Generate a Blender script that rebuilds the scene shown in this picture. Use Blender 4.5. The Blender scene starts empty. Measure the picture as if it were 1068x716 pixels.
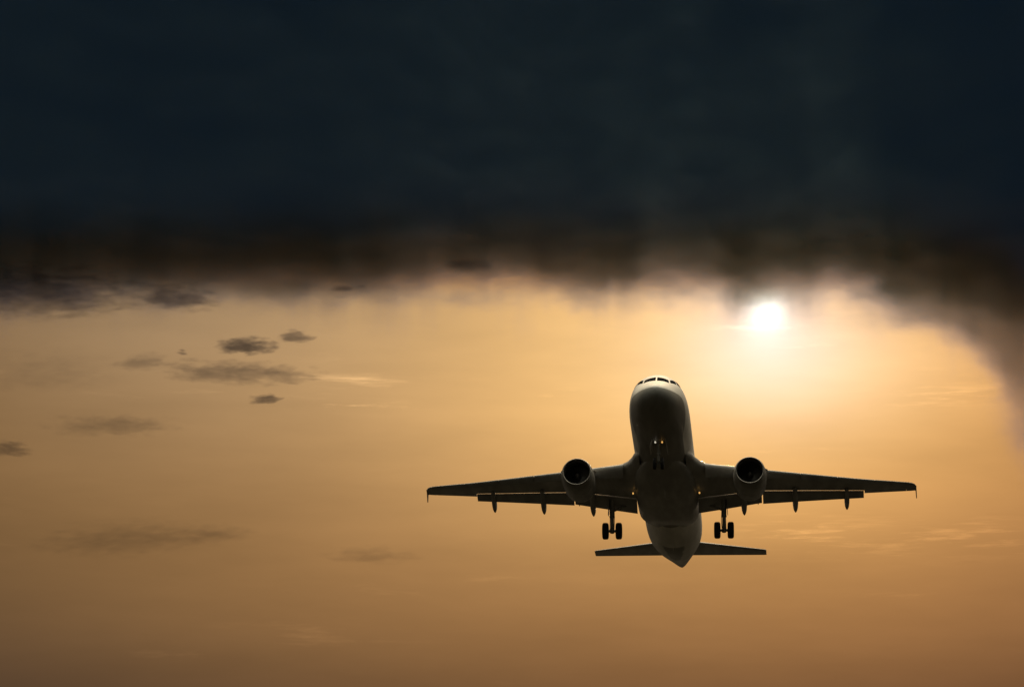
import bpy, bmesh, math, random
from mathutils import Vector, Matrix, Euler, noise

random.seed(7)
R = math.radians
SC = bpy.context.scene
COL = SC.collection

# ------------------------------------------------------------------ camera
SUN_AZ, SUN_EL = R(3.90), R(14.58)          # azimuth to the right of +Y, elevation
cam_d = bpy.data.cameras.new('camera')
cam = bpy.data.objects.new('camera', cam_d)
COL.objects.link(cam)
cam.location = (0, 0, 1.7)
cam.rotation_euler = (R(90 + 14), 0, 0)
cam_d.sensor_width = 36.0
cam_d.lens = 36.0 * 4016 / 1068
cam_d.clip_start = 0.5
cam_d.clip_end = 90000
SC.camera = cam


# ------------------------------------------------------------------ node helpers
class NT:
    """short hand for building node trees"""
    def __init__(self, tree):
        self.t = tree
        tree.nodes.clear()

    def node(self, typ, **kw):
        n = self.t.nodes.new(typ)
        for k, v in kw.items():
            setattr(n, k, v)
        return n

    def put(self, sock, v):
        if isinstance(v, bpy.types.NodeSocket):
            self.t.links.new(v, sock)
        else:
            sock.default_value = v

    def m(self, op, a, b=None, c=None, clamp=False):
        n = self.node('ShaderNodeMath', operation=op, use_clamp=clamp)
        self.put(n.inputs[0], a)
        if b is not None:
            self.put(n.inputs[1], b)
        if c is not None:
            self.put(n.inputs[2], c)
        return n.outputs[0]

    def vm(self, op, a, b=None):
        n = self.node('ShaderNodeVectorMath', operation=op)
        self.put(n.inputs[0], a)
        if b is not None:
            self.put(n.inputs[1], b)
        return n.outputs[0]

    def xyz(self, v):
        n = self.node('ShaderNodeSeparateXYZ')
        self.put(n.inputs[0], v)
        return n.outputs

    def comb(self, x, y, z):
        n = self.node('ShaderNodeCombineXYZ')
        for i, v in enumerate((x, y, z)):
            self.put(n.inputs[i], v)
        return n.outputs[0]

    def noise(self, v, scale=1.0, detail=4, rough=.55):
        n = self.node('ShaderNodeTexNoise')
        self.put(n.inputs['Vector'], v)
        n.inputs['Scale'].default_value = scale
        n.inputs['Detail'].default_value = detail
        n.inputs['Roughness'].default_value = rough
        return n.outputs[0]

    def smooth(self, v, a, b, lo=0.0, hi=1.0):
        n = self.node('ShaderNodeMapRange', interpolation_type='SMOOTHSTEP')
        self.put(n.inputs[0], v)
        for i, q in enumerate((a, b, lo, hi)):
            self.put(n.inputs[i + 1], q)
        return n.outputs[0]

    def scale_col(self, f, col):
        return self.vm('SCALE_', f, col)


# ------------------------------------------------------------------ sky
world = bpy.data.worlds.new('World')
SC.world = world
world.use_nodes = True
w = NT(world.node_tree)
tc = w.node('ShaderNodeTexCoord')
dirv = w.vm('NORMALIZE', tc.outputs['Generated'])
dx, dy, dz = w.xyz(dirv)[0:3]
az = w.m('MULTIPLY', w.m('ARCTAN2', dx, dy), 180 / math.pi)
el = w.m('MULTIPLY', w.m('ARCSINE', dz), 180 / math.pi)

nishita = w.node('ShaderNodeTexSky', sky_type='NISHITA')
nishita.sun_disc = False
nishita.sun_elevation = SUN_EL
nishita.sun_rotation = SUN_AZ
nishita.dust_density = 6.0
nishita.air_density = 1.0
nishita.ozone_density = 1.0
# clear sky everywhere but in the low golden veil in front of the sun
front = w.m('MULTIPLY', w.smooth(w.m('ABSOLUTE', az), 24, 60, 1, 0), w.smooth(el, 26, 46, 1, 0))
tint = w.vm('MULTIPLY', nishita.outputs[0], (42.0, 27.5, 13.5))      # unseen overhead sky: added brightness, warmed, to light the nose top
low = w.smooth(el, 34, 82, .008, 1.0)
bg_clear = w.node('ShaderNodeBackground')
w.put(bg_clear.inputs[0], tint)
w.put(bg_clear.inputs[1], w.m('MULTIPLY', w.m('MULTIPLY', w.m('SUBTRACT', 1.0, front), low), 0.15))

# golden aureole: gaussian lobes in sky angles round the sun
wob = w.noise(w.vm('MULTIPLY', dirv, (8, 8, 44)), 1.0, 4, .55)
wob2 = w.noise(w.vm('MULTIPLY', dirv, (30, 30, 130)), 1.0, 5, .6)
LOBES = [  # d_az, d_el, width_az, width_el, colour
    (0, -.10, .26, .25, (.50, .70, .75)),
    (0, -.22, .42, .46, (.08, .16, .24)),
    (0, -.58, 1.25, .90, (.04, .13, .28)),
    (.1, -.80, 2.25, 1.15, (.06, .15, .185)),
    (-.5, -.8, 4.2, 2.3, (.4844, .2880, .0620)),
    (-2.5, -.3, 7, 2.9, (.065, .095, .080)),
    (-4, -1.5, 13, 4.2, (.3259, .1650, .0370)),
    (2, -1., 9, 5., (.285, .104, .024)),
    (-9, .2, 4.5, 2.4, (.006, .028, .034)),
]
acc = None
for (ax, ey, sa, se, c) in LOBES:
    a = w.m('DIVIDE', w.m('SUBTRACT', az, math.degrees(SUN_AZ) + ax), sa)
    e = w.m('DIVIDE', w.m('SUBTRACT', el, math.degrees(SUN_EL) + ey), se)
    g = w.m('EXPONENT', w.m('MULTIPLY', w.m('ADD', w.m('MULTIPLY', a, a), w.m('MULTIPLY', e, e)), -1.0))
    if c[2] > c[0]:                                   # the whitest light stays under the cloud, the rim is orange
        g = w.m('MULTIPLY', g, w.smooth(el, 14.66, 15.0, 1.0, .10))
    v = w.node('ShaderNodeVectorMath', operation='SCALE')
    v.inputs[0].default_value = c
    w.put(v.inputs[3], g)
    acc = v.outputs[0] if acc is None else w.vm('ADD', acc, v.outputs[0])
acc = w.vm('ADD', acc, (.004, .008, .017))
# thin uneven veil in the air: broad streaks, lighter and darker
veil = w.m('ADD', w.m('MULTIPLY', w.m('SUBTRACT', wob, .5), .46), w.m('MULTIPLY', w.m('SUBTRACT', wob2, .5), .14))
veil = w.m('ADD', veil, 1.0)
# thin bright cirrus filaments
fil = w.noise(w.vm('MULTIPLY', dirv, (34, 34, 300)), 1.0, 6, .62)
filw = w.smooth(w.noise(w.vm('ADD', w.vm('MULTIPLY', dirv, (11, 11, 60)), (3.1, 0, .7)), 1.0, 2, .5), .52, .70)
fil = w.m('MULTIPLY', w.smooth(fil, .55, .78), filw)
veil = w.m('ADD', veil, w.m('MULTIPLY', fil, .30))
# cirrus patches standing low in the sky: torn streaks inside each patch
streak = w.noise(w.vm('MULTIPLY', dirv, (48, 48, 620)), 1.0, 6, .66)
streak = w.smooth(streak, .47, .66)
patch = None
for (pa, pe, wa, we, k) in ((6.55, 11.05, 2.0, .26, .30), (4.3, 11.15, .7, .22, .34), (6.6, 13.15, 1.1, .14, .26), (-2.5, 13.45, .8, .06, .42), (-2.64, 13.08, .75, .07, .85), (4.2, 12.4, .6, .06, .2), (7.2, 13.5, .8, .06, .2)):
    qa = w.m('DIVIDE', w.m('SUBTRACT', az, pa), wa)
    qe = w.m('DIVIDE', w.m('SUBTRACT', el, pe), we)
    pg = w.m('MULTIPLY', w.m('EXPONENT', w.m('MULTIPLY', w.m('ADD', w.m('MULTIPLY', qa, qa), w.m('MULTIPLY', qe, qe)), -1.0)), k)
    patch = pg if patch is None else w.m('ADD', patch, pg)
veil = w.m('ADD', veil, w.m('MULTIPLY', patch, streak))
veil = w.m('MULTIPLY', veil, w.smooth(el, 15.0, 16.8, 1.0, .20))
sc1 = w.node('ShaderNodeVectorMath', operation='SCALE')
w.put(sc1.inputs[0], acc)
w.put(sc1.inputs[3], veil)
# slate blue higher up, seen through the storm cloud
up = w.node('ShaderNodeVectorMath', operation='SCALE')
up.inputs[0].default_value = (.15, .28, .56)
w.put(up.inputs[3], w.m('MULTIPLY', w.m('MULTIPLY', w.smooth(el, 15.0, 16.5), w.smooth(el, 24, 28, 1, 0)), w.smooth(w.m('ABSOLUTE', az), 11, 17, 1, 0)))
tot = w.vm('ADD', sc1.outputs[0], up.outputs[0])
bg_gold = w.node('ShaderNodeBackground')
w.put(bg_gold.inputs[0], tot)
bg_gold.inputs[1].default_value = 1.0
add = w.node('ShaderNodeAddShader')
w.t.links.new(bg_clear.outputs[0], add.inputs[0])
w.t.links.new(bg_gold.outputs[0], add.inputs[1])
wo = w.node('ShaderNodeOutputWorld')
w.t.links.new(add.outputs[0], wo.inputs[0])

# ------------------------------------------------------------------ sun, exposure
sun_d = bpy.data.lights.new('sun', 'SUN')
sun_d.energy = 2.5
sun_d.angle = R(.53)
sun_d.color = (1.0, .80, .55)
sun = bpy.data.objects.new('sun', sun_d)
COL.objects.link(sun)
S = Vector((math.sin(SUN_AZ) * math.cos(SUN_EL), math.cos(SUN_AZ) * math.cos(SUN_EL), math.sin(SUN_EL)))
sun.rotation_euler = S.to_track_quat('Z', 'Y').to_euler()
sun.location = S * 400

vs = SC.view_settings
vs.view_transform = 'Standard'
vs.look = 'None'
vs.exposure = 0
vs.gamma = 1
vs.use_curve_mapping = False
SC.cycles.use_denoising = True
SC.cycles.max_bounces = 6
SC.cycles.volume_bounces = 0
SC.cycles.transparent_max_bounces = 16


# ------------------------------------------------------------------ materials
def mat(name, col, rough=.5, metal=0.0, coat=0.0, dirt=0.0, dscale=1.0, stretch=(1, 1, 1), emit=None, estr=0):
    m = bpy.data.materials.new(name)
    m.use_nodes = True
    n = NT(m.node_tree)
    b = n.node('ShaderNodeBsdfPrincipled')
    b.inputs['Roughness'].default_value = rough
    b.inputs['Metallic'].default_value = metal
    b.inputs['Coat Weight'].default_value = coat
    b.inputs['Coat Roughness'].default_value = .22
    if dirt > 0:
        tcn = n.node('ShaderNodeTexCoord')
        nz = n.noise(n.vm('MULTIPLY', tcn.outputs['Object'], stretch), dscale, 5, .6)
        f = n.smooth(nz, .3, .75, 1 - dirt, 1 + dirt * .3)
        v = n.node('ShaderNodeVectorMath', operation='SCALE')
        v.inputs[0].default_value = col
        n.put(v.inputs[3], f)
        n.put(b.inputs['Base Color'], v.outputs[0])
        n.put(b.inputs['Roughness'], n.smooth(nz, .3, .75, min(1, rough + .15), rough))
    else:
        b.inputs['Base Color'].default_value = (*col, 1)
    if emit:
        b.inputs['Emission Color'].default_value = (*emit, 1)
        b.inputs['Emission Strength'].default_value = estr
    o = n.node('ShaderNodeOutputMaterial')
    n.t.links.new(b.outputs[0], o.inputs[0])
    return m


M_PAINT = mat('white_paint', (.62, .61, .58), .28, coat=.6, dirt=.22, dscale=.9, stretch=(1, .25, 1))


def fuselage_paint():
    """white upper body, grey belly; the line climbs towards the nose (object axes)"""
    m = mat('fuselage_paint', (.74, .73, .69), .46, coat=.10, dirt=.28, dscale=.9, stretch=(1, .25, 1))
    n = NT.__new__(NT)
    n.t = m.node_tree
    b = next(q for q in n.t.nodes if q.type == 'BSDF_PRINCIPLED')
    white = b.inputs['Base Color'].links[0].from_socket
    g = n.node('ShaderNodeTexCoord')
    x, y, z = n.xyz(g.outputs['Object'])[0:3]
    aft = n.m('ADD', y, 17.0)
    line = n.m('ADD', n.m('ADD', n.smooth(aft, 0, 2.2, -.40, -.20), n.smooth(aft, 2.2, 6.5, 0, -1.15)), n.smooth(aft, 19.5, 22.5, 0, -1.2))  # two-tone line; at the nose it also paints in the lit top's edge
    f = n.smooth(n.m('SUBTRACT', z, line), -.02, .02)
    mx = n.node('ShaderNodeMix', data_type='RGBA')
    n.put(mx.inputs[0], f)
    v = n.node('ShaderNodeVectorMath', operation='SCALE')
    v.inputs[3].default_value = .34
    n.put(v.inputs[0], white)
    n.put(mx.inputs[6], v.outputs[0])
    n.put(mx.inputs[7], white)
    # darker strip under the tail, narrowing aft
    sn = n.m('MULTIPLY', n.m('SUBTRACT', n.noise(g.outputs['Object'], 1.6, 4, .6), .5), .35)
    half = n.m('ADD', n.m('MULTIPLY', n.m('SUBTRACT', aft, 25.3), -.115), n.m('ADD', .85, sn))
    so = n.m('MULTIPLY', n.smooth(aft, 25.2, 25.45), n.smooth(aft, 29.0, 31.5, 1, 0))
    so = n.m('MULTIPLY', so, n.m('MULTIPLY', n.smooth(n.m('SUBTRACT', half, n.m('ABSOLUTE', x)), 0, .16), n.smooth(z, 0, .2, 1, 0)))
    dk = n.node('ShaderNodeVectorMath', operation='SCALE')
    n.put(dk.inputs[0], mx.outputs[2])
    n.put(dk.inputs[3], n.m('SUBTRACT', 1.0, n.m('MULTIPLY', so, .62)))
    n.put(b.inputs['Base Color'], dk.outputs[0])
    return m


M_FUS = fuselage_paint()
M_WING = mat('grey_wing_paint', (.34, .34, .34), .38, coat=.2, dirt=.3, dscale=1.2, stretch=(1, .3, 1))
M_NAC = mat('nacelle_paint', (.24, .24, .235), .35, coat=.3, dirt=.3, dscale=1.5)
M_BARE = mat('bare_metal', (.30, .29, .28), .42, metal=1, dirt=.15, dscale=3)
M_RIM = mat('polished_rim', (.62, .60, .57), .35, metal=.6, dirt=.15, dscale=3)
M_DARKMETAL = mat('dark_metal', (.10, .095, .09), .4, metal=.8, dirt=.3, dscale=4)
M_STRUT = mat('gear_grey', (.30, .30, .285), .42, metal=.3, dirt=.4, dscale=6)
M_RUBBER = mat('tyre_rubber', (.018, .018, .018), .75, dirt=.3, dscale=8)
M_GLASS = mat('cockpit_glass', (.012, .013, .015), .3)
M_GLASS.node_tree.nodes['Principled BSDF'].inputs['Specular IOR Level'].default_value = 0
M_BAY = mat('bay_dark', (.03, .028, .025), .8, dirt=.4, dscale=3)
M_FAN = mat('fan_titanium', (.10, .10, .10), .35, metal=.9)
M_LAMP_AMBER = mat('lamp_amber', (.9, .6, .2), .3, emit=(1.0, .52, .13), estr=.8)
M_LAMP_WHITE = mat('lamp_white', (.9, .85, .7), .3, emit=(1.0, .90, .70), estr=.6)
M_GASKET = mat('frame_paint', (.70, .69, .66), .35)


# ------------------------------------------------------------------ object helpers
def link(name, me, material, parent=None):
    o = bpy.data.objects.new(name, me)
    COL.objects.link(o)
    for mm in (material if isinstance(material, (list, tuple)) else [material]):
        me.materials.append(mm)
    if parent is not None:
        o.parent = parent
    return o


def finish(name, bm, material, parent=None, smooth=40):
    bmesh.ops.remove_doubles(bm, verts=bm.verts, dist=1e-5)
    bmesh.ops.recalc_face_normals(bm, faces=bm.faces)
    me = bpy.data.meshes.new(name)
    bm.to_mesh(me)
    bm.free()
    if smooth:
        me.polygons.foreach_set('use_smooth', [True] * len(me.polygons))
        me.set_sharp_from_angle(angle=R(smooth))
    return link(name, me, material, parent)


def loft(bm, rings, closed=True, cap0=True, cap1=True, mi=0):
    vv = [[bm.verts.new(p) for p in r] for r in rings]
    n = len(rings[0])
    for a, b in zip(vv[:-1], vv[1:]):
        for i in range(n if closed else n - 1):
            j = (i + 1) % n
            f = bm.faces.new((a[i], a[j], b[j], b[i]))
            f.material_index = mi
    if cap0:
        f = bm.faces.new(vv[0]); f.material_index = mi
    if cap1:
        f = bm.faces.new(vv[-1][::-1]); f.material_index = mi
    return vv


def frame_of(d):
    d = Vector(d).normalized()
    a = Vector((0, 0, 1)) if abs(d.z) < .9 else Vector((1, 0, 0))
    u = d.cross(a).normalized()
    return u, d.cross(u).normalized(), d


def tube(bm, pts, rad, n=12, mi=0):
    """round bar through points; rad one number or one per point"""
    pts = [Vector(p) for p in pts]
    rings = []
    for i, p in enumerate(pts):
        d = (pts[min(i + 1, len(pts) - 1)] - pts[max(i - 1, 0)])
        u, v, _ = frame_of(d)
        r = rad[i] if isinstance(rad, (list, tuple)) else rad
        rings.append([p + u * r * math.cos(t) + v * r * math.sin(t) for t in [2 * math.pi * k / n for k in range(n)]])
    loft(bm, rings, mi=mi)


def lathe(bm, prof, centre, axis, n=48, mi=0, closed_prof=False, u=None, v=None):
    """profile of (along axis, radius) turned round an axis"""
    a = Vector(axis).normalized()
    if u is None:
        u, v, _ = frame_of(a)
    c = Vector(centre)
    rings = [[c + a * s + (u * math.cos(t) + v * math.sin(t)) * r for t in [2 * math.pi * k / n for k in range(n)]] for s, r in prof]
    if closed_prof:
        rings.append(rings[0])
    loft(bm, rings, cap0=False, cap1=False, mi=mi)


def box(bm, c, sx, sy, sz, rot=None, bev=0.0):
    r = bmesh.ops.create_cube(bm, size=1.0)
    mtx = Matrix.Translation(c) @ (rot.to_matrix().to_4x4() if rot else Matrix()) @ Matrix.Diagonal((sx, sy, sz, 1))
    bmesh.ops.transform(bm, matrix=mtx, verts=r['verts'])
    if bev:
        es = list({e for vtx in r['verts'] for e in vtx.link_edges})
        bmesh.ops.bevel(bm, geom=es, offset=bev, segments=2, affect='EDGES')


def tag(o, label, cat, group=None, kind=None):
    if label:
        o['label'] = label
    if cat:
        o['category'] = cat
    if group:
        o['group'] = group
    if kind:
        o['kind'] = kind
    return o


def lerp_table(tab, x):
    """smooth (Catmull-Rom) look-up in a table of rows (x, a, b, ...)"""
    if x <= tab[0][0]:
        return tab[0][1:]
    if x >= tab[-1][0]:
        return tab[-1][1:]
    k = max(i for i in range(len(tab) - 1) if tab[i][0] <= x)
    p0, p1, p2, p3 = tab[max(k - 1, 0)], tab[k], tab[k + 1], tab[min(k + 2, len(tab) - 1)]
    h = p2[0] - p1[0]
    t = (x - p1[0]) / h
    out = []
    for j in range(1, len(p1)):
        d = (p2[j] - p1[j]) / h
        dl = (p1[j] - p0[j]) / (p1[0] - p0[0]) if k > 0 else d
        dr = (p3[j] - p2[j]) / (p3[0] - p2[0]) if k + 2 < len(tab) else d
        m1 = 0 if dl * d <= 0 else 2 * dl * d / (dl + d)
        m2 = 0 if dr * d <= 0 else 2 * dr * d / (dr + d)
        out.append((2*t**3 - 3*t**2 + 1) * p1[j] + (t**3 - 2*t**2 + t) * h * m1 + (-2*t**3 + 3*t**2) * p2[j] + (t**3 - t**2) * h * m2)
    return out


# ------------------------------------------------------------------ ground (below the frame)
gr = mat('dark_scrub', (.014, .0128, .0092), .95, dirt=.5, dscale=.02)
bm = bmesh.new()
bmesh.ops.create_grid(bm, x_segments=40, y_segments=40, size=30000)
gr.node_tree.nodes['Principled BSDF'].inputs['Specular IOR Level'].default_value = .05
ground = finish('ground', bm, gr, smooth=0)
tag(ground, None, None, kind='structure')


# ------------------------------------------------------------------ storm cloud
# far edge of the cloud, as a distance from the observer for every east-west position (metres)
EDGE = [(-3000, 9240), (-1500, 9240), (-1200, 9220), (-900, 9230), (-560, 9270), (-300, 9220), (-60, 9150), (160, 9190), (330, 9180),
        (430, 9180), (520, 9230), (600, 9270), (700, 9260), (800, 9220), (900, 9270), (1000, 9380), (3000, 9450)]
# height of its underside
BASE = [(-3000, 2360), (-600, 2360), (700, 2360), (820, 2365), (900, 2365), (980, 2345), (1060, 2330), (1120, 2300), (1180, 2225), (1240, 2110), (1320, 1970), (1500, 1800), (3000, 1750)]
ZB = 2360.0


def storm_material():
    m = bpy.data.materials.new('storm_cloud_vapour')
    m.use_nodes = True
    n = NT(m.node_tree)
    g = n.node('ShaderNodeTexCoord')
    P = g.outputs['Object']
    x, y, z = n.xyz(P)[0:3]
    def curve(tab, y0, y1):
        cr = n.node('ShaderNodeFloatCurve')
        c = cr.mapping.curves[0]
        pts = [((p + 3000.0) / 6000.0, (q - y0) / (y1 - y0)) for p, q in tab]
        c.points[0].location = pts[0]
        c.points[1].location = pts[-1]
        for p in pts[1:-1]:
            c.points.new(*p)
        cr.mapping.update()
        n.put(cr.inputs[1], n.m('DIVIDE', n.m('ADD', x, 3000.0), 6000.0))
        return n.m('ADD', n.m('MULTIPLY', cr.outputs[0], y1 - y0), y0)
    E = curve(EDGE, 9000.0, 10000.0)
    B = curve(BASE, 1600.0, 2600.0)
    big = n.m('SUBTRACT', n.noise(n.vm('MULTIPLY', P, (.0022, .0022, .0050)), 1.0, 5, .58), .5)
    fine = n.m('SUBTRACT', n.noise(n.vm('MULTIPLY', P, (.0075, .0075, .016)), 1.0, 5, .6), .5)
    edge = n.m('ADD', n.m('ADD', E, n.m('MULTIPLY', big, 210.0)), n.m('MULTIPLY', fine, 230.0))
    depth = n.m('SUBTRACT', edge, y)                      # > 0 inside the cloud
    d = n.m('MULTIPLY', n.smooth(depth, -20, 80), n.m('MULTIPLY', n.smooth(depth, 120, 500, 1, .38), n.smooth(y, 8330, 8640)))
    base = n.smooth(n.m('SUBTRACT', n.m('ADD', z, n.m('ADD', n.m('MULTIPLY', fine, 110.0), n.m('MULTIPLY', big, 60.0))), B), -10, 110)
    thin = n.m('MAXIMUM', n.smooth(x, 980, 1340, 1, .36), n.smooth(z, 2230, 2480))                 # the ragged curtain at the right is thinner
    dens = n.m('MULTIPLY', n.m('MULTIPLY', d, base), n.m('MULTIPLY', thin, .0100))
    # rain falling out of the base and drying up below it: soft upright streaks
    fall = n.noise(n.vm('MULTIPLY', P, (.0095, .0028, .0007)), 1.0, 4, .62)
    rain = n.m('MULTIPLY', n.m('MULTIPLY', n.smooth(n.m('SUBTRACT', z, B), -115, 40), n.smooth(n.m('SUBTRACT', z, B), 60, 260, 1, 0)), n.m('MULTIPLY', n.smooth(fall, .42, .68), n.m('MULTIPLY', n.smooth(y, 8500, 8800), n.smooth(depth, -80, 160))))
    dens = n.m('ADD', dens, n.m('MULTIPLY', rain, .0016))
    ab = n.node('ShaderNodeVolumeAbsorption')
    ab.inputs['Color'].default_value = (.12, .14, .28, 1)
    n.put(ab.inputs['Density'], dens)
    # a little forward scattering: thin edges near the sun light up
    sct = n.node('ShaderNodeVolumeScatter')
    sct.inputs['Color'].default_value = (1, .68, .40, 1)
    sct.inputs['Anisotropy'].default_value = .93
    n.put(sct.inputs['Density'], n.m('MULTIPLY', dens, .006))
    # and a weak blue scatter of the light from the open sky behind the observer
    amb = n.node('ShaderNodeVolumeScatter')
    amb.inputs['Color'].default_value = (.10, .32, 1, 1)
    amb.inputs['Anisotropy'].default_value = 0
    n.put(amb.inputs['Density'], n.m('MULTIPLY', dens, .60))
    two = n.node('ShaderNodeAddShader')
    n.t.links.new(sct.outputs[0], two.inputs[0])
    n.t.links.new(amb.outputs[0], two.inputs[1])
    both = n.node('ShaderNodeAddShader')
    n.t.links.new(ab.outputs[0], both.inputs[0])
    n.t.links.new(two.outputs[0], both.inputs[1])
    o = n.node('ShaderNodeOutputMaterial')
    n.t.links.new(both.outputs[0], o.inputs['Volume'])
    m.cycles.volume_step_rate = .22
    return m


bm = bmesh.new()
NX = 121
lo_n, lo_f, hi_n, hi_f = [], [], [], []
for i in range(NX):
    X = -2950 + 5900 * i / (NX - 1)
    e = lerp_table(EDGE, X)[0]
    wv = 60 * noise.noise(Vector((X * .004, 1.3, 0))) + 30 * noise.noise(Vector((X * .013, 4.3, 0)))
    bz = lerp_table(BASE, X)[0] - 125 + .3 * wv
    yf, yn = e + 170 + wv, 8290
    lo_n.append((X, yn, bz)); lo_f.append((X, yf, bz)); hi_f.append((X, yf - 60, 4300)); hi_n.append((X, yn, 4300))
loft(bm, [[lo_n[i], lo_f[i], hi_f[i], hi_n[i]] for i in range(NX)])
storm = finish('storm_cloud', bm, storm_material(), smooth=0)
tag(storm, 'huge dark blue-grey storm cloud filling the top of the sky above the sun', 'cloud')


# ------------------------------------------------------------------ small clouds
def sky_point(px, py, dist):
    """a place in the air from its compass bearing and height above the horizon, read off the photograph"""
    v = Vector(((px - 534) / 4016, 1, (358 - py) / 4016))
    v = Euler((R(14), 0, 0)).to_matrix() @ v
    return Vector((0, 0, 1.7)) + v * (dist / v.length)


def cloud_material(tau, soft, nf, seed, depth):
    m = bpy.data.materials.new('cloud_vapour')
    m.use_nodes = True
    n = NT(m.node_tree)
    P = n.node('ShaderNodeTexCoord').outputs['Object']
    x, y, z = n.xyz(P)[0:3]
    q = n.vm('ADD', P, (seed * 3.7, seed * 1.9, seed * 2.3))
    n1 = n.m('SUBTRACT', n.noise(n.vm('MULTIPLY', q, nf), 1.0, 6, .6), .5)
    zo = n.m('ADD', z, .30)
    zz = n.m('MULTIPLY', zo, n.smooth(zo, -.06, .06, 2.2, .80))        # flat base, lumpy top
    r2 = n.m('ADD', n.m('ADD', n.m('MULTIPLY', x, x), n.m('MULTIPLY', y, y)), n.m('MULTIPLY', zz, zz))
    f = n.m('ADD', n.m('SUBTRACT', .80, n.m('SQRT', r2)), n.m('MULTIPLY', n1, 2.3))
    d = n.m('MULTIPLY', n.smooth(f, 0, soft), n.m('MULTIPLY', n.smooth(n.m('ADD', n.m('ADD', n.m('MULTIPLY', x, x), n.m('MULTIPLY', y, y)), n.m('MULTIPLY', z, z)), .70, .92, 1, 0), n.smooth(zo, -.42, -.30)))
    ab = n.node('ShaderNodeVolumeAbsorption')
    ab.inputs['Color'].default_value = (.05, .08, .22, 1)
    n.put(ab.inputs['Density'], n.m('MULTIPLY', d, 1.0 * tau / depth))
    o = n.node('ShaderNodeOutputMaterial')
    n.t.links.new(ab.outputs[0], o.inputs['Volume'])
    m.cycles.volume_step_rate = .35
    return m


def small_cloud(px, py, wpx, hpx, tau, soft, label, tilt=0.0, dist=9000, seed=0):
    """one cloud: a lumpy lens of vapour, its thin edges fading out"""
    c = sky_point(px, py, dist)
    k = dist / 4016
    a, h = wpx * k * .56, hpx * k * .50
    b = a * .6
    bm = bmesh.new()
    bmesh.ops.create_icosphere(bm, subdivisions=4, radius=1.0)
    for vtx in bm.verts:
        p = vtx.co.copy()
        s = 1 + .10 * noise.noise(p * 2.2 + Vector((seed * 5.1, 0, 0)))
        vtx.co = p * s
    o = finish('cloud', bm, cloud_material(tau, soft, (wpx * .56 / 22, wpx * .56 / 36, hpx * .58 / 6), seed, b), smooth=180)
    o.location = c
    o.scale = (a, b, h)
    o.rotation_euler = (0, R(tilt), -math.atan2(c.x, c.y))
    tag(o, label, 'cloud', 'small clouds below the storm cloud')
    return o


CLOUDS = [
    # px, py, width, height, optical depth, softness, label, tilt, seed
    (255, 360, 74, 26, 1.3, .35, 'small dark lumpy cloud with a flat base, above the long spindle-shaped cloud', 0, 1),
    (308, 351, 48, 18, .9, .4, 'small brown cloud just to the upper right of the dark lumpy cloud', -4, 2),
    (250, 388, 196, 19, 1.2, .4, 'long thin dark spindle-shaped cloud with a bumpy top, left of the airliner', 1, 3),
    (277, 415, 40, 17, 1.0, .4, 'small brown wedge-shaped cloud under the long spindle-shaped cloud', -6, 4),
    (191, 367, 18, 11, .8, .5, 'tiny dark puff of cloud left of the dark lumpy cloud', 8, 5),
    (150, 377, 76, 24, .5, .6, 'faint smoky cloud left of the tiny dark puff', -3, 6),
    (118, 443, 170, 22, .65, .6, 'long dim streak of cloud alone at the left below the other small clouds', -1, 7),
    (8, 467, 64, 26, .8, .5, 'dark grey cloud cut off by the left edge of the picture', 3, 8),
    (186, 309, 104, 40, 1.0, .45, 'grey ragged cloud hanging just under the dark storm cloud', 2, 9),
    (25, 303, 290, 60, 1.15, .30, 'broad brown cloud bank under the storm cloud at the far left', -1, 10),
    (45, 385, 210, 66, .26, .9, 'pale hazy grey veil at the left edge under the broad brown bank', -3, 16),
    (488, 275, 60, 22, .5, .5, 'small dark tuft on the underside of the storm cloud, above and left of the airliner', 0, 11),
    (362, 300, 48, 12, .7, .5, 'thin brown sliver of cloud just below the middle of the storm cloud edge', 0, 12),
    (135, 560, 250, 42, .5, .7, 'wide faint hazy cloud low on the left', -4, 13),
    (222, 556, 110, 28, .3, .7, 'very faint wisp right of the wide hazy cloud low on the left', -5, 14),
    (388, 578, 120, 24, .35, .7, 'faint grey smudge of cloud low, left of the airliner tail', 1, 15),
]
for (px, py, wp, hp, tau, soft, lab, tilt, sd) in CLOUDS:
    small_cloud(px, py, wp, hp, tau, soft, lab, tilt=tilt, seed=sd, dist=7800 if py < 330 else 9000)


# ------------------------------------------------------------------ the airliner
# own axes: x = sideways, y = aft from the nose minus 17 m, z = up; nose points at -y
AFT0 = 17.0
air = bpy.data.objects.new('airliner', None)
COL.objects.link(air)
air.location = (10.628, 256.78, 56.31)
air.rotation_euler = (R(-9.41), R(.54), R(-5.11))
tag(air, 'twin-engine passenger jet climbing with wheels down, seen from below against the golden sky', 'airplane')


def L(x, y, z):
    return Vector((x, y - AFT0, z))


FUS = [  # aft, half width, top, bottom
    (0.00, .02, -.53, -.57), (.04, .20, -.36, -.76), (.15, .40, -.20, -.96), (.5, .79, .08, -1.27), (1.0, 1.11, .37, -1.51), (1.6, 1.37, .72, -1.70),
    (2.0, 1.50, 1.06, -1.79), (2.45, 1.62, 1.42, -1.87), (3.2, 1.76, 1.74, -1.96), (4.2, 1.88, 1.95, -2.03),
    (5.5, 1.955, 2.05, -2.07), (7, 1.975, 2.07, -2.07), (12, 1.975, 2.07, -2.07), (18, 1.975, 2.07, -2.07), (23.5, 1.975, 2.07, -2.07),
    (26, 1.95, 2.07, -1.98), (28, 1.86, 2.07, -1.68), (30, 1.62, 2.05, -1.20), (32, 1.30, 2.0, -.62), (34, .96, 1.89, -.02),
    (36, .58, 1.66, .56), (37.1, .32, 1.44, .86), (37.57, .16, 1.30, 1.00)]


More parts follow.
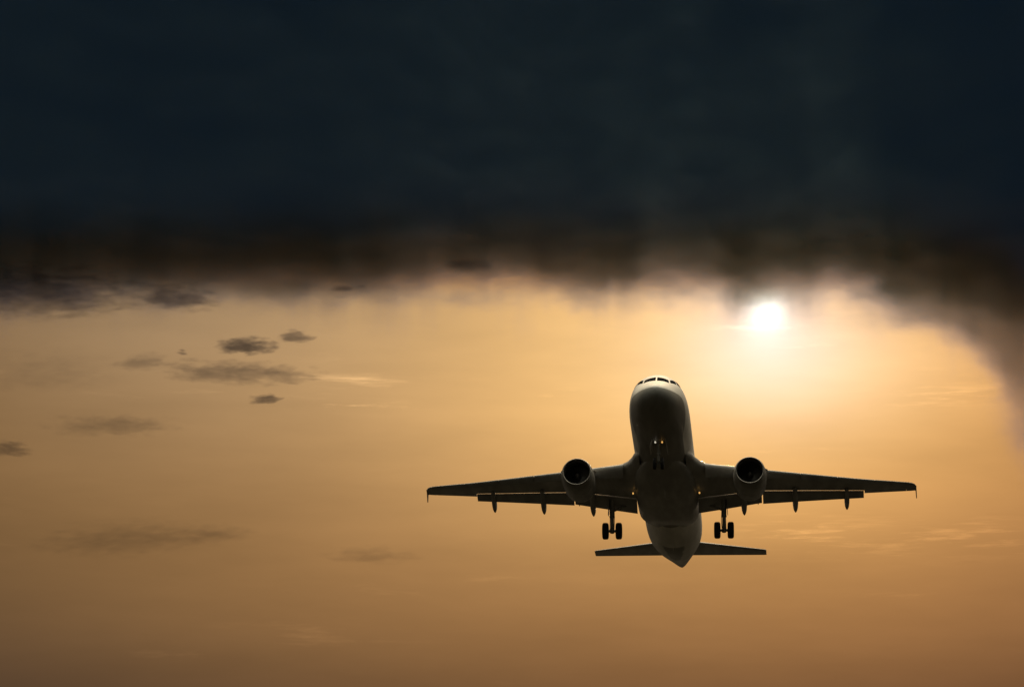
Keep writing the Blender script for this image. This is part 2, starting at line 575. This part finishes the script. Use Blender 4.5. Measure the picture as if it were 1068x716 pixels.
def fus_ring(aft, n=64, off=0.0):
    hw, zt, zb = lerp_table(FUS, aft)
    zc = zb + (zt - zb) * .49
    out = []
    for k in range(n):
        t = 2 * math.pi * k / n
        s, c = math.sin(t), math.cos(t)
        out.append(L((hw + off) * s, aft, zc + ((zt - zc + off) if c > 0 else (zc - zb + off)) * c))
    return out


def fus_top(x, aft, off=0.0):
    """point of the upper skin at sideways x"""
    hw, zt, zb = lerp_table(FUS, aft)
    zc = zb + (zt - zb) * .49
    q = max(0.0, 1 - (x / hw) ** 2)
    p = L(x, aft, zc + (zt - zc) * math.sqrt(q))
    return p


def fus_normal(x, aft):
    e = .01
    a = fus_top(x + e, aft) - fus_top(x - e, aft)
    b = fus_top(x, aft + e) - fus_top(x, aft - e)
    nn = a.cross(b).normalized()
    return nn if nn.z > 0 else -nn


stations = [0.0, .02, .05, .1, .17, .26, .38, .52, .7, .9, 1.1, 1.3, 1.5, 1.7, 1.9, 2.1, 2.3, 2.5, 2.75, 3, 3.3, 3.7, 4.2, 4.8, 5.5, 6.3, 7.2, 9, 11, 13, 15, 17,
            19, 21, 23, 24, 25, 26, 27, 28, 29, 30, 31, 32, 33, 34, 35, 36, 36.5, 37, 37.3, 37.57]
bm = bmesh.new()
loft(bm, [fus_ring(s) for s in stations])
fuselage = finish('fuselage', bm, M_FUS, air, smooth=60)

# belly fairing between and behind the wings
FAIR = [(8.6, .7, -1.5, -1.97), (10, 1.25, -1.2, -2.04), (11, 1.65, -1.0, -2.13), (12, 1.90, -.80, -2.26), (13, 2.02, -.65, -2.40), (14.2, 2.08, -.55, -2.48), (17, 2.09, -.55, -2.48), (18.6, 2.07, -.65, -2.42),
        (19.6, 2.02, -.85, -2.30), (20.4, 1.86, -1.05, -2.12), (21.0, 1.6, -1.3, -2.0), (21.6, 1.2, -1.5, -1.9)]
bm = bmesh.new()
rings = []
for k in range(41):
    s = 8.6 + (21.6 - 8.6) * k / 40
    hw, zt, zb = lerp_table(FAIR, s)
    ring = []
    zc = (zt + zb) / 2
    for i in range(48):
        t = 2 * math.pi * i / 48
        cs, sn = math.cos(t), math.sin(t)
        ring.append(L(hw * math.copysign(abs(cs) ** .72, cs), s, zc + (zt - zb) / 2 * math.copysign(abs(sn) ** .8, sn)))
    rings.append(ring)
loft(bm, rings)
finish('belly_fairing', bm, M_WING, air, smooth=60)


# cockpit glazing: six panes lying on the skin
def pane(corners, nu=8, nv=6):
    """corners: (x, aft) low-inner, low-outer, high-outer, high-inner"""
    bm = bmesh.new()
    a, b, c, d = [Vector(p) for p in corners]
    grid, back = [], []
    for i in range(nu + 1):
        u = i / nu
        for g, o in ((grid, .012), (back, -.02)):
            g.append([])
            for j in range(nv + 1):
                v = j / nv
                q = (a * (1 - u) + b * u) * (1 - v) + (d * (1 - u) + c * u) * v
                g[-1].append(bm.verts.new(fus_top(q.x, q.y) + fus_normal(q.x, q.y) * o))
    for i in range(nu):
        for j in range(nv):
            bm.faces.new((grid[i][j], grid[i + 1][j], grid[i + 1][j + 1], grid[i][j + 1]))
    rim = [(i, 0) for i in range(nu)] + [(nu, j) for j in range(nv)] + [(i, nv) for i in range(nu, 0, -1)] + [(0, j) for j in range(nv, 0, -1)]
    for (p, q), (r, s) in zip(rim, rim[1:] + rim[:1]):
        bm.faces.new((grid[p][q], grid[r][s], back[r][s], back[p][q]))
    return finish('cockpit_window', bm, M_GLASS, air, smooth=50)


for s in (-1, 1):
    pane([(s * .045, 1.42), (s * .82, 1.68), (s * .76, 2.02), (s * .045, 2.05)])
    pane([(s * .91, 1.80), (s * 1.26, 2.30), (s * 1.15, 2.56), (s * .85, 2.12)])
    pane([(s * 1.31, 2.46), (s * 1.50, 2.95), (s * 1.36, 3.25), (s * 1.18, 2.90)])

# ------------------------------------------------------------------ wings
WING = [  # sideways, leading edge aft, chord, z, incidence deg, thickness ratio
    (1.2, 11.1, 7.0, -1.30, 3.6, .150), (2.0, 11.55, 6.60, -1.24, 3.4, .150), (6.4, 13.95, 4.22, -.76, 2.2, .125), (13.3, 17.48, 2.44, -.10, .6, .112),
    (16.2, 18.97, 1.66, .27, -.2, .105), (16.55, 19.22, 1.50, .32, -.3, .100), (16.75, 19.50, 1.24, .345, -.4, .095), (16.84, 19.80, .95, .355, -.4, .09)]


def wing_at(y):
    for a, b in zip(WING[:-1], WING[1:]):
        if y <= b[0] or b is WING[-1]:
            t = (y - a[0]) / (b[0] - a[0])
            return [p + (q - p) * t for p, q in zip(a[1:], b[1:])]


def foil(t, f0, f1, n=18):
    """closed section of an aerofoil between chord fractions, upper side first"""
    def th(x):
        return 5 * t * (.2969 * math.sqrt(max(x, 0)) - .126 * x - .3516 * x * x + .2843 * x ** 3 - .1015 * x ** 4)
    def cam(x):
        return .018 * (2 * .45 * x - x * x) / .2025 if x < .45 else .018 * ((1 - .9) + .9 * x - x * x) / .3025
    xs = [f0 + (f1 - f0) * (1 - math.cos(math.pi * k / n)) / 2 for k in range(n + 1)]
    up = [(x, cam(x) + th(x) + .0006) for x in xs]
    dn = [(x, cam(x) - th(x) - .0006) for x in reversed(xs)]
    if f0 == 0:
        dn = dn[:-1]
    return up + dn


def wing_pts(side, y, sec, droop=0.0, pivot=(0, 0), shift=(0, 0)):
    le, ch, z, inc, t = wing_at(y)
    ci, si = math.cos(R(inc)), math.sin(R(inc))
    cd, sd = math.cos(R(droop)), math.sin(R(droop))
    out = []
    for (x, h) in sec:
        px, ph = x - pivot[0], h - pivot[1]
        x2 = pivot[0] + px * cd + ph * sd + shift[0]
        h2 = pivot[1] - px * sd + ph * cd + shift[1]
        X, Z = x2 * ch, h2 * ch
        out.append(L(side * y, le + X * ci + Z * si, z - X * si + Z * ci))
    return out


def flap_section(n=12):
    """flap aerofoil of unit chord"""
    return foil(.13, 0, 1, n)


def flap_rings(side, ys, droop, lead=.756, cf=.295, drop=-.021):
    rings = []
    sec = flap_section()
    for y in ys:
        c = cf(y) if callable(cf) else cf
        rings.append(wing_pts(side, y, [(lead + x * c, drop + h * c) for x, h in sec], droop=droop, pivot=(lead, drop)))
    return rings


FIX = .745        # fixed part of the chord where the flaps sit


def make_wing(side):
    def T(f):
        return foil(f, 0, 1)
    bm = bmesh.new()
    ys = [1.2, 2.0, 3, 4, 5, 6.4, 7.5, 9, 10.5, 12, 13.3]
    loft(bm, [wing_pts(side, y, foil(wing_at(y)[4], 0, FIX)) for y in ys])
    ys2 = [13.301, 14, 15, 16.2]
    loft(bm, [wing_pts(side, y, foil(wing_at(y)[4], 0, .755)) for y in ys2])
    loft(bm, [wing_pts(side, y, foil(wing_at(y)[4], 0, 1)) for y in (16.201, 16.4, 16.55, 16.67, 16.75, 16.80, 16.84)])
    wg = finish('wing', bm, M_WING, air, smooth=45)
    # flaps
    bm = bmesh.new()
    loft(bm, flap_rings(side, [2.08, 4.0, 6.37], 24, cf=lambda y: .215 + .047 * (y - 2.08) / 4.29))
    finish('flap', bm, M_WING, wg, smooth=50)
    bm = bmesh.new()
    loft(bm, flap_rings(side, [6.44, 9, 11, 13.28], 22))
    finish('flap', bm, M_WING, wg, smooth=50)
    # aileron
    bm = bmesh.new()
    loft(bm, [wing_pts(side, y, [(x, h) for x, h in foil(wing_at(y)[4], .762, 1)], droop=0, pivot=(.762, 0)) for y in (13.33, 14.8, 16.19)])
    finish('aileron', bm, M_WING, wg, smooth=50)
    # slats: thin curved shell ahead of the nose of the wing, drooped
    for (ya, yb) in ((2.75, 5.05), (6.55, 9.0), (9.06, 11.5), (11.56, 14.0), (14.06, 16.4)):
        bm = bmesh.new()
        rings = []
        for y in (ya, (ya + yb) / 2, yb):
            t = wing_at(y)[4]
            sec = foil(t, 0, .15, 8)
            inner = [(x * .75 + .03, h * .55 + .004) for x, h in sec]
            shell = sec + list(reversed(inner))
            rings.append(wing_pts(side, y, sec, droop=17, pivot=(.06, 0), shift=(-.055, -.022)))
        loft(bm, rings)
        finish('slat', bm, M_WING, wg, smooth=50)
    # flared fillet where the leading edge meets the body
    bm = bmesh.new()
    rings = []
    for y, le, zz in ((1.55, 9.3, -1.30), (1.9, 9.9, -1.25), (2.1, 10.6, -1.24), (2.4, 11.3, -1.215), (2.8, 11.85, -1.185), (3.2, 12.18, -1.155)):
        l0, ch, z, inc, t = wing_at(y)
        x1 = l0 + ch * .42
        c2 = (x1 - le) / .42
        rings.append([L(side * y, le + x * c2 * math.cos(R(inc)) + h * ch * t / .15 * math.sin(R(inc)), z - (x * c2 + le - l0) * math.sin(R(inc)) + h * ch * 1.015)
                      for x, h in foil(.15, 0, .42, 14)])
    loft(bm, rings)
    finish('wing_root_fillet', bm, M_WING, wg, smooth=60)
    # flap track fairings
    for y, ln, wd in ((5.15, 3.0, .21), (8.62, 2.75, .20), (12.12, 2.35, .18)):
        le, ch, z, inc, t = wing_at(y)
        bm = bmesh.new()
        rings = []
        a = le + ch * .52
        za = z - ch * .52 * math.sin(R(inc)) - ch * .045
        for s, r in ((0, .02), (.05, .35), (.15, .7), (.3, .95), (.45, 1.0), (.6, 1.0), (.75, .95), (.86, .80), (.93, .55), (.98, .22), (1, .03)):
            droop = .16 * s * ln * .25 + max(0, s - .45) ** 1.3 * ln * .50
            cy, cz = a + s * ln, za - droop - .06
            rings.append([L(side * y + wd * r * math.cos(q), cy, cz + wd * 1.35 * r * math.sin(q)) for q in [2 * math.pi * i / 20 for i in range(20)]])
        loft(bm, rings)
        finish('flap_track_fairing', bm, M_WING, wg, smooth=60)
    # small hinge fairing at the flap break
    bm = bmesh.new()
    le, ch, z, inc, t = wing_at(6.4)
    tube(bm, [L(side * 6.1, le + ch * .80, z - .34), L(side * 6.1, le + ch * .96, z - .62), L(side * 6.1, le + ch * 1.02, z - .78)], [.03, .07, .02], 10)
    finish('flap_hinge', bm, M_WING, wg)
    # wing tip fence
    bm = bmesh.new()
    le, ch, z = 19.35, 1.46, .345
    prof = [(le + .35, z - .02), (le + .75, z + .16), (le + 1.15, z + .42), (le + 1.40, z + .42), (le + 1.42, z + .1), (le + 1.40, z - .05), (le + 1.58, z - .24),
            (le + 1.72, z - .45), (le + 1.62, z - .45), (le + 1.2, z - .26), (le + .7, z - .08)]
    rings = []
    for dx, sh in ((16.815, .94), (16.83, 1.0), (16.855, 1.0), (16.87, .94)):
        cy, cz = le + 1.1, z
        rings.append([L(side * (dx + (.10 if q < z else -.25) * abs(q - z)), cy + (p - cy) * sh, cz + (q - cz) * sh) for p, q in prof])
    loft(bm, rings)
    finish('wingtip_fence', bm, M_WING, wg, smooth=30)
    # landing lamp in the wing root, lit
    bm = bmesh.new()
    c = L(side * 2.24, 14.85, -1.93)
    lathe(bm, [(-.03, .001), (-.03, .035), (0, .052), (.12, .052), (.14, .001)], c, (0, 1, 0), 20)
    ll = finish('landing_light', bm, M_LAMP_AMBER, wg)
    ll['label'] = 'lit amber lamp at the wing root'
    # dark wheel well recess plate under the wing
    return wg


for s in (-1, 1):
    make_wing(s)


# ------------------------------------------------------------------ engines
def make_engine(side):
    ex, ez, e0 = side * 5.75, -2.0, 10.6
    axis = Vector((side * -.018, 1, -.012)).normalized()
    c = L(ex, e0, ez)
    bm = bmesh.new()
    outer = [(.06, .965), (.2, 1.01), (.5, 1.06), (1.0, 1.10), (1.6, 1.105), (2.2, 1.08), (2.8, 1.03), (3.05, .995), (3.06, .975)]
    inner = [(2.6, .96), (1.2, .86), (.95, .865)]
    lathe(bm, outer + inner, c, axis, 64)
    eng = finish('engine', bm, M_NAC, air, smooth=50)
    bm = bmesh.new()
    lathe(bm, [(.06, .964), (.02, .945), (0, .92), (.02, .89), (.08, .865), (.25, .84), (.5, .835)], c, axis, 64)
    finish('inlet_lip', bm, M_BARE, eng, smooth=70)
    bm = bmesh.new()
    lathe(bm, [(.5, .834), (.9, .86), (1.5, .86)], c, axis, 48)
    finish('inlet_duct', bm, M_BAY, eng, smooth=70)
    # fan
    bm = bmesh.new()
    u, v, a = frame_of(axis)
    for k in range(36):
        t = 2 * math.pi * k / 36
        rows = []
        for r, tw, hc in ((.24, .75, .05), (.45, .55, .06), (.65, .40, .068), (.85, .3, .07)):
            rd = u * math.cos(t) + v * math.sin(t)
            td = -u * math.sin(t) + v * math.cos(t)
            chord = (td * math.cos(tw) + a * math.sin(tw)) * hc
            p = c + a * 1.0 + rd * r
            rows.append((p - chord, p + chord))
        for (p, q), (p2, q2) in zip(rows[:-1], rows[1:]):
            th = a * .008
            vs_ = [bm.verts.new(z) for z in (p - th, q - th, q2 - th, p2 - th, p + th, q + th, q2 + th, p2 + th)]
            for f in ((0, 1, 2, 3), (7, 6, 5, 4), (0, 4, 5, 1), (1, 5, 6, 2), (2, 6, 7, 3), (3, 7, 4, 0)):
                bm.faces.new([vs_[i] for i in f])
    lathe(bm, [(1.14, .001), (1.14, .86)], c, axis, 48)
    finish('fan', bm, M_FAN, eng, smooth=0)
    bm = bmesh.new()
    lathe(bm, [(.56, .001), (.62, .07), (.74, .15), (.9, .225), (1.05, .26)], c, axis, 32)
    finish('spinner', bm, M_DARKMETAL, eng)
    # core nozzle and plug
    bm = bmesh.new()
    lathe(bm, [(2.4, .70), (3.06, .66), (3.7, .50), (4.0, .43), (4.0, .40), (3.6, .42)], c, axis, 48)
    lathe(bm, [(3.5, .30), (4.0, .25), (4.4, .12), (4.6, .001)], c, axis, 32)
    finish('core_nozzle', bm, M_DARKMETAL, eng, smooth=50)
    # exhaust ring: the bare rear rim of the fan cowl
    bm = bmesh.new()
    lathe(bm, [(2.88, 1.024), (2.90, 1.030), (3.04, 1.006), (3.085, .985), (3.07, .968), (2.9, .96)], c, axis, 64)
    finish('cowl_rim', bm, M_RIM, eng, smooth=70)
    # strakes on both flanks
    for q in (-1, 1):
        bm = bmesh.new()
        rd = (Vector((q, 0, 0)) * math.cos(R(24)) + Vector((0, 0, 1)) * math.sin(R(24)))
        pts = [(.75, 1.04), (1.45, 1.06), (1.5, 1.30), (1.3, 1.30)]
        vs_ = []
        for dz in (-.012, .012):
            vs_.append([bm.verts.new(c + axis * s + rd * r + Vector((0, 0, dz))) for s, r in pts])
        bm.faces.new(vs_[0]); bm.faces.new(vs_[1][::-1])
        for i in range(4):
            j = (i + 1) % 4
            bm.faces.new((vs_[0][i], vs_[0][j], vs_[1][j], vs_[1][i]))
        finish('strake', bm, M_PAINT, eng, smooth=0)
    # pylon
    bm = bmesh.new()
    rings = []
    for s, zlo, zhi, hw in ((1.0, 1.0, 1.12, .04), (1.6, .9, 1.30, .16), (2.6, .75, 1.40, .21), (3.6, .5, 1.36, .22), (5.0, .72, 1.2, .20), (6.3, .95, 1.12, .05)):
        p = c + axis * s
        rings.append([p + Vector((-hw, 0, zlo)), p + Vector((hw, 0, zlo)), p + Vector((hw * .8, 0, zhi)), p + Vector((-hw * .8, 0, zhi))])
    loft(bm, rings)
    finish('pylon', bm, M_NAC, eng, smooth=30)


for s in (-1, 1):
    make_engine(s)


# ------------------------------------------------------------------ landing gear
def wheel(bm, c, rad, wid):
    """tyre (material 0) and rim (material 1) on a sideways axle"""
    h = wid / 2
    r0 = rad * .56
    tyre = [(-h * .80, r0), (-h, r0 + .05), (-h, rad * .78), (-h * .90, rad * .90), (-h * .66, rad * .975), (-h * .25, rad), (-h * .22, rad - .012), (-h * .16, rad - .012),
            (-h * .13, rad), (h * .13, rad), (h * .16, rad - .012), (h * .22, rad - .012), (h * .25, rad), (h * .66, rad * .975), (h * .90, rad * .90), (h, rad * .78), (h, r0 + .05), (h * .80, r0)]
    lathe(bm, tyre, c, (1, 0, 0), 40, mi=0)
    rim = [(-h * .80, r0), (-h * .74, r0 * .88), (-h * .35, r0 * .70), (-h * .5, .13), (-h * .85, .11), (-h * .85, .001)]
    lathe(bm, rim, c, (1, 0, 0), 32, mi=1)
    lathe(bm, [(-a, b) for a, b in rim], c, (1, 0, 0), 32, mi=1)


def main_gear(side):
    gx = side * 3.80
    top, knee, axle = L(gx, 17.15, -1.25), L(gx, 17.42, -2.65), L(gx, 17.66, -3.60)
    bm = bmesh.new()
    tube(bm, [top, knee], [.19, .17], 20)
    tube(bm, [knee + Vector((0, 0, .02)), knee - Vector((0, 0, .07))], .185, 20)
    tube(bm, [knee, axle], .125, 20)
    tube(bm, [axle - Vector((.36, 0, 0)), axle + Vector((.36, 0, 0))], .10, 16)
    tube(bm, [axle + Vector((0, 0, .16)), axle - Vector((0, 0, .14))], .15, 16)
    # torque link, aft of the leg
    tube(bm, [knee + Vector((0, .14, -.02)), (knee + axle) / 2 + Vector((0, .42, 0)), axle + Vector((0, .10, .08))], .045, 10)
    # brake lines
    tube(bm, [knee + Vector((side * -.15, -.1, .5)), knee + Vector((side * -.17, -.12, -.35)), axle + Vector((side * -.14, -.12, .1))], .022, 8)
    tube(bm, [knee + Vector((side * .12, -.12, .6)), knee + Vector((side * .13, -.14, -.3)), axle + Vector((side * .15, -.1, .06))], .018, 8)
    g = finish('main_landing_gear', bm, M_STRUT, air, smooth=40)
    for s in (-1, 1):
        bm = bmesh.new()
        wheel(bm, axle + Vector((s * .455, 0, 0)), .575, .42)
        finish('wheel', bm, [M_RUBBER, M_STRUT], g, smooth=40)
    # side stay to the wing root
    bm = bmesh.new()
    tube(bm, [L(side * 2.35, 17.35, -1.75), L(side * 3.05, 17.35, -1.98), knee + Vector((side * -.12, 0, .42))], [.07, .08, .07], 12)
    tube(bm, [L(side * 3.05, 17.35, -1.98), L(side * 3.5, 17.2, -1.5)], .045, 10)
    finish('side_stay', bm, M_STRUT, g)
    # leg door, outboard
    bm = bmesh.new()
    box(bm, L(gx + side * .22, 17.3, -1.90), .035, .62, 1.35, Euler((R(10), R(side * -3), 0)), .012)
    finish('gear_door', bm, M_WING, g, smooth=30)
    # shadowed well the leg swings from
    bm = bmesh.new()
    return g


for s in (-1, 1):
    main_gear(s)

top, knee, axle = L(0, 5.35, -1.95), L(0, 5.22, -2.95), L(0, 5.07, -3.70)
bm = bmesh.new()
tube(bm, [top, knee], [.11, .10], 18)
tube(bm, [knee + Vector((0, 0, .04)), knee - Vector((0, 0, .06))], .135, 18)
tube(bm, [knee, axle], .065, 16)
tube(bm, [axle - Vector((.22, 0, 0)), axle + Vector((.22, 0, 0))], .05, 14)
tube(bm, [knee + Vector((0, -.1, 0)), (knee + axle) / 2 + Vector((0, -.28, 0)), axle + Vector((0, -.06, .06))], .035, 10)
tube(bm, [L(0, 6.9, -2.0), knee + Vector((0, .08, .2))], .06, 12)
tube(bm, [L(-.30, 5.16, -2.19), L(.30, 5.16, -2.19)], .045, 12)
nose = finish('nose_landing_gear', bm, M_STRUT, air, smooth=40)
for s in (-1, 1):
    bm = bmesh.new()
    wheel(bm, axle + Vector((s * .25, 0, 0)), .38, .22)
    finish('wheel', bm, [M_RUBBER, M_STRUT], nose, smooth=40)
    bm = bmesh.new()
    box(bm, L(s * .50, 5.5, -2.34), .03, 1.5, .62, Euler((0, R(s * -12), 0)), .01)
    finish('gear_door', bm, M_PAINT, nose, smooth=30)
    bm = bmesh.new()
    lathe(bm, [(-.03, .001), (-.02, .035), (0, .055), (.12, .05), (.15, .001)], L(s * .225, 5.02, -2.19), (0, 1, 0), 20)
    ll = finish('landing_light', bm, M_LAMP_WHITE if s < 0 else M_LAMP_AMBER, nose)
    ll['label'] = 'lit pale lamp on the nose gear leg' if s < 0 else 'lit amber lamp on the nose gear leg'

# ------------------------------------------------------------------ tail
TAIL = [(.55, 31.7, 3.45, .93, .10), (6.05, 34.70, 1.36, 1.33, .09), (6.22, 34.84, 1.22, 1.345, .085)]
for s in (-1, 1):
    bm = bmesh.new()
    rings, rings2 = [], []
    for (y, le, ch, z, t) in TAIL:
        for rr, f0, f1 in ((rings, 0, .70), (rings2, .712, 1)):
            inc = R(-3.0)
            sec = []
            for x, h in foil(t, f0, f1, 14):
                X, Z = x * ch, (h - .012) * ch
                sec.append(L(s * y, le + X * math.cos(inc) + Z * math.sin(inc), z - X * math.sin(inc) + Z * math.cos(inc)))
            rr.append(sec)
    y, le, ch, z, t = TAIL[-1]
    loft(bm, rings)
    hs = finish('horizontal_stabilizer', bm, M_WING, air, smooth=45)
    bm = bmesh.new()
    loft(bm, rings2)
    finish('elevator', bm, M_WING, hs, smooth=45)

bm = bmesh.new()
rr, r2 = [], []
for (z, le, ch, t) in ((1.6, 28.6, 6.2, .10), (2.2, 29.3, 5.7, .10), (7.7, 33.7, 2.3, .09), (7.9, 33.95, 2.0, .08)):
    rr.append([L(h * ch, le + x * ch, z) for x, h in [(x, hh - (.018 * 0)) for x, hh in foil(t, 0, .70, 14)]])
    if 2 < z < 7.8:
        r2.append([L(h * ch, le + x * ch, z) for x, h in foil(t, .712, 1, 10)])
loft(bm, rr)
fin = finish('vertical_stabilizer', bm, M_PAINT, air, smooth=45)
bm = bmesh.new()
loft(bm, r2)
finish('rudder', bm, M_PAINT, fin, smooth=45)

# auxiliary power unit outlet in the tail cone, blade aerials and beacon under the belly
bm = bmesh.new()
lathe(bm, [(0, .14), (.10, .13), (.11, .10), (-.1, .09), (-.1, .001)], L(0, 37.55, 1.15), (0, 1, .1), 24)
finish('exhaust_outlet', bm, M_DARKMETAL, air)
for yy, zz in ((8.2, -2.07), (13.0, -2.58), (24.6, -2.04)):
    bm = bmesh.new()
    vs_ = []
    for dx in (-.012, .012):
        vs_.append([bm.verts.new(L(dx, yy + a, zz + b)) for a, b in ((0, .05), (.34, .05), (.40, -.26), (.24, -.26))])
    bm.faces.new(vs_[0]); bm.faces.new(vs_[1][::-1])
    for i in range(4):
        j = (i + 1) % 4
        bm.faces.new((vs_[0][i], vs_[0][j], vs_[1][j], vs_[1][i]))
    finish('blade_antenna', bm, M_PAINT, air, smooth=0)
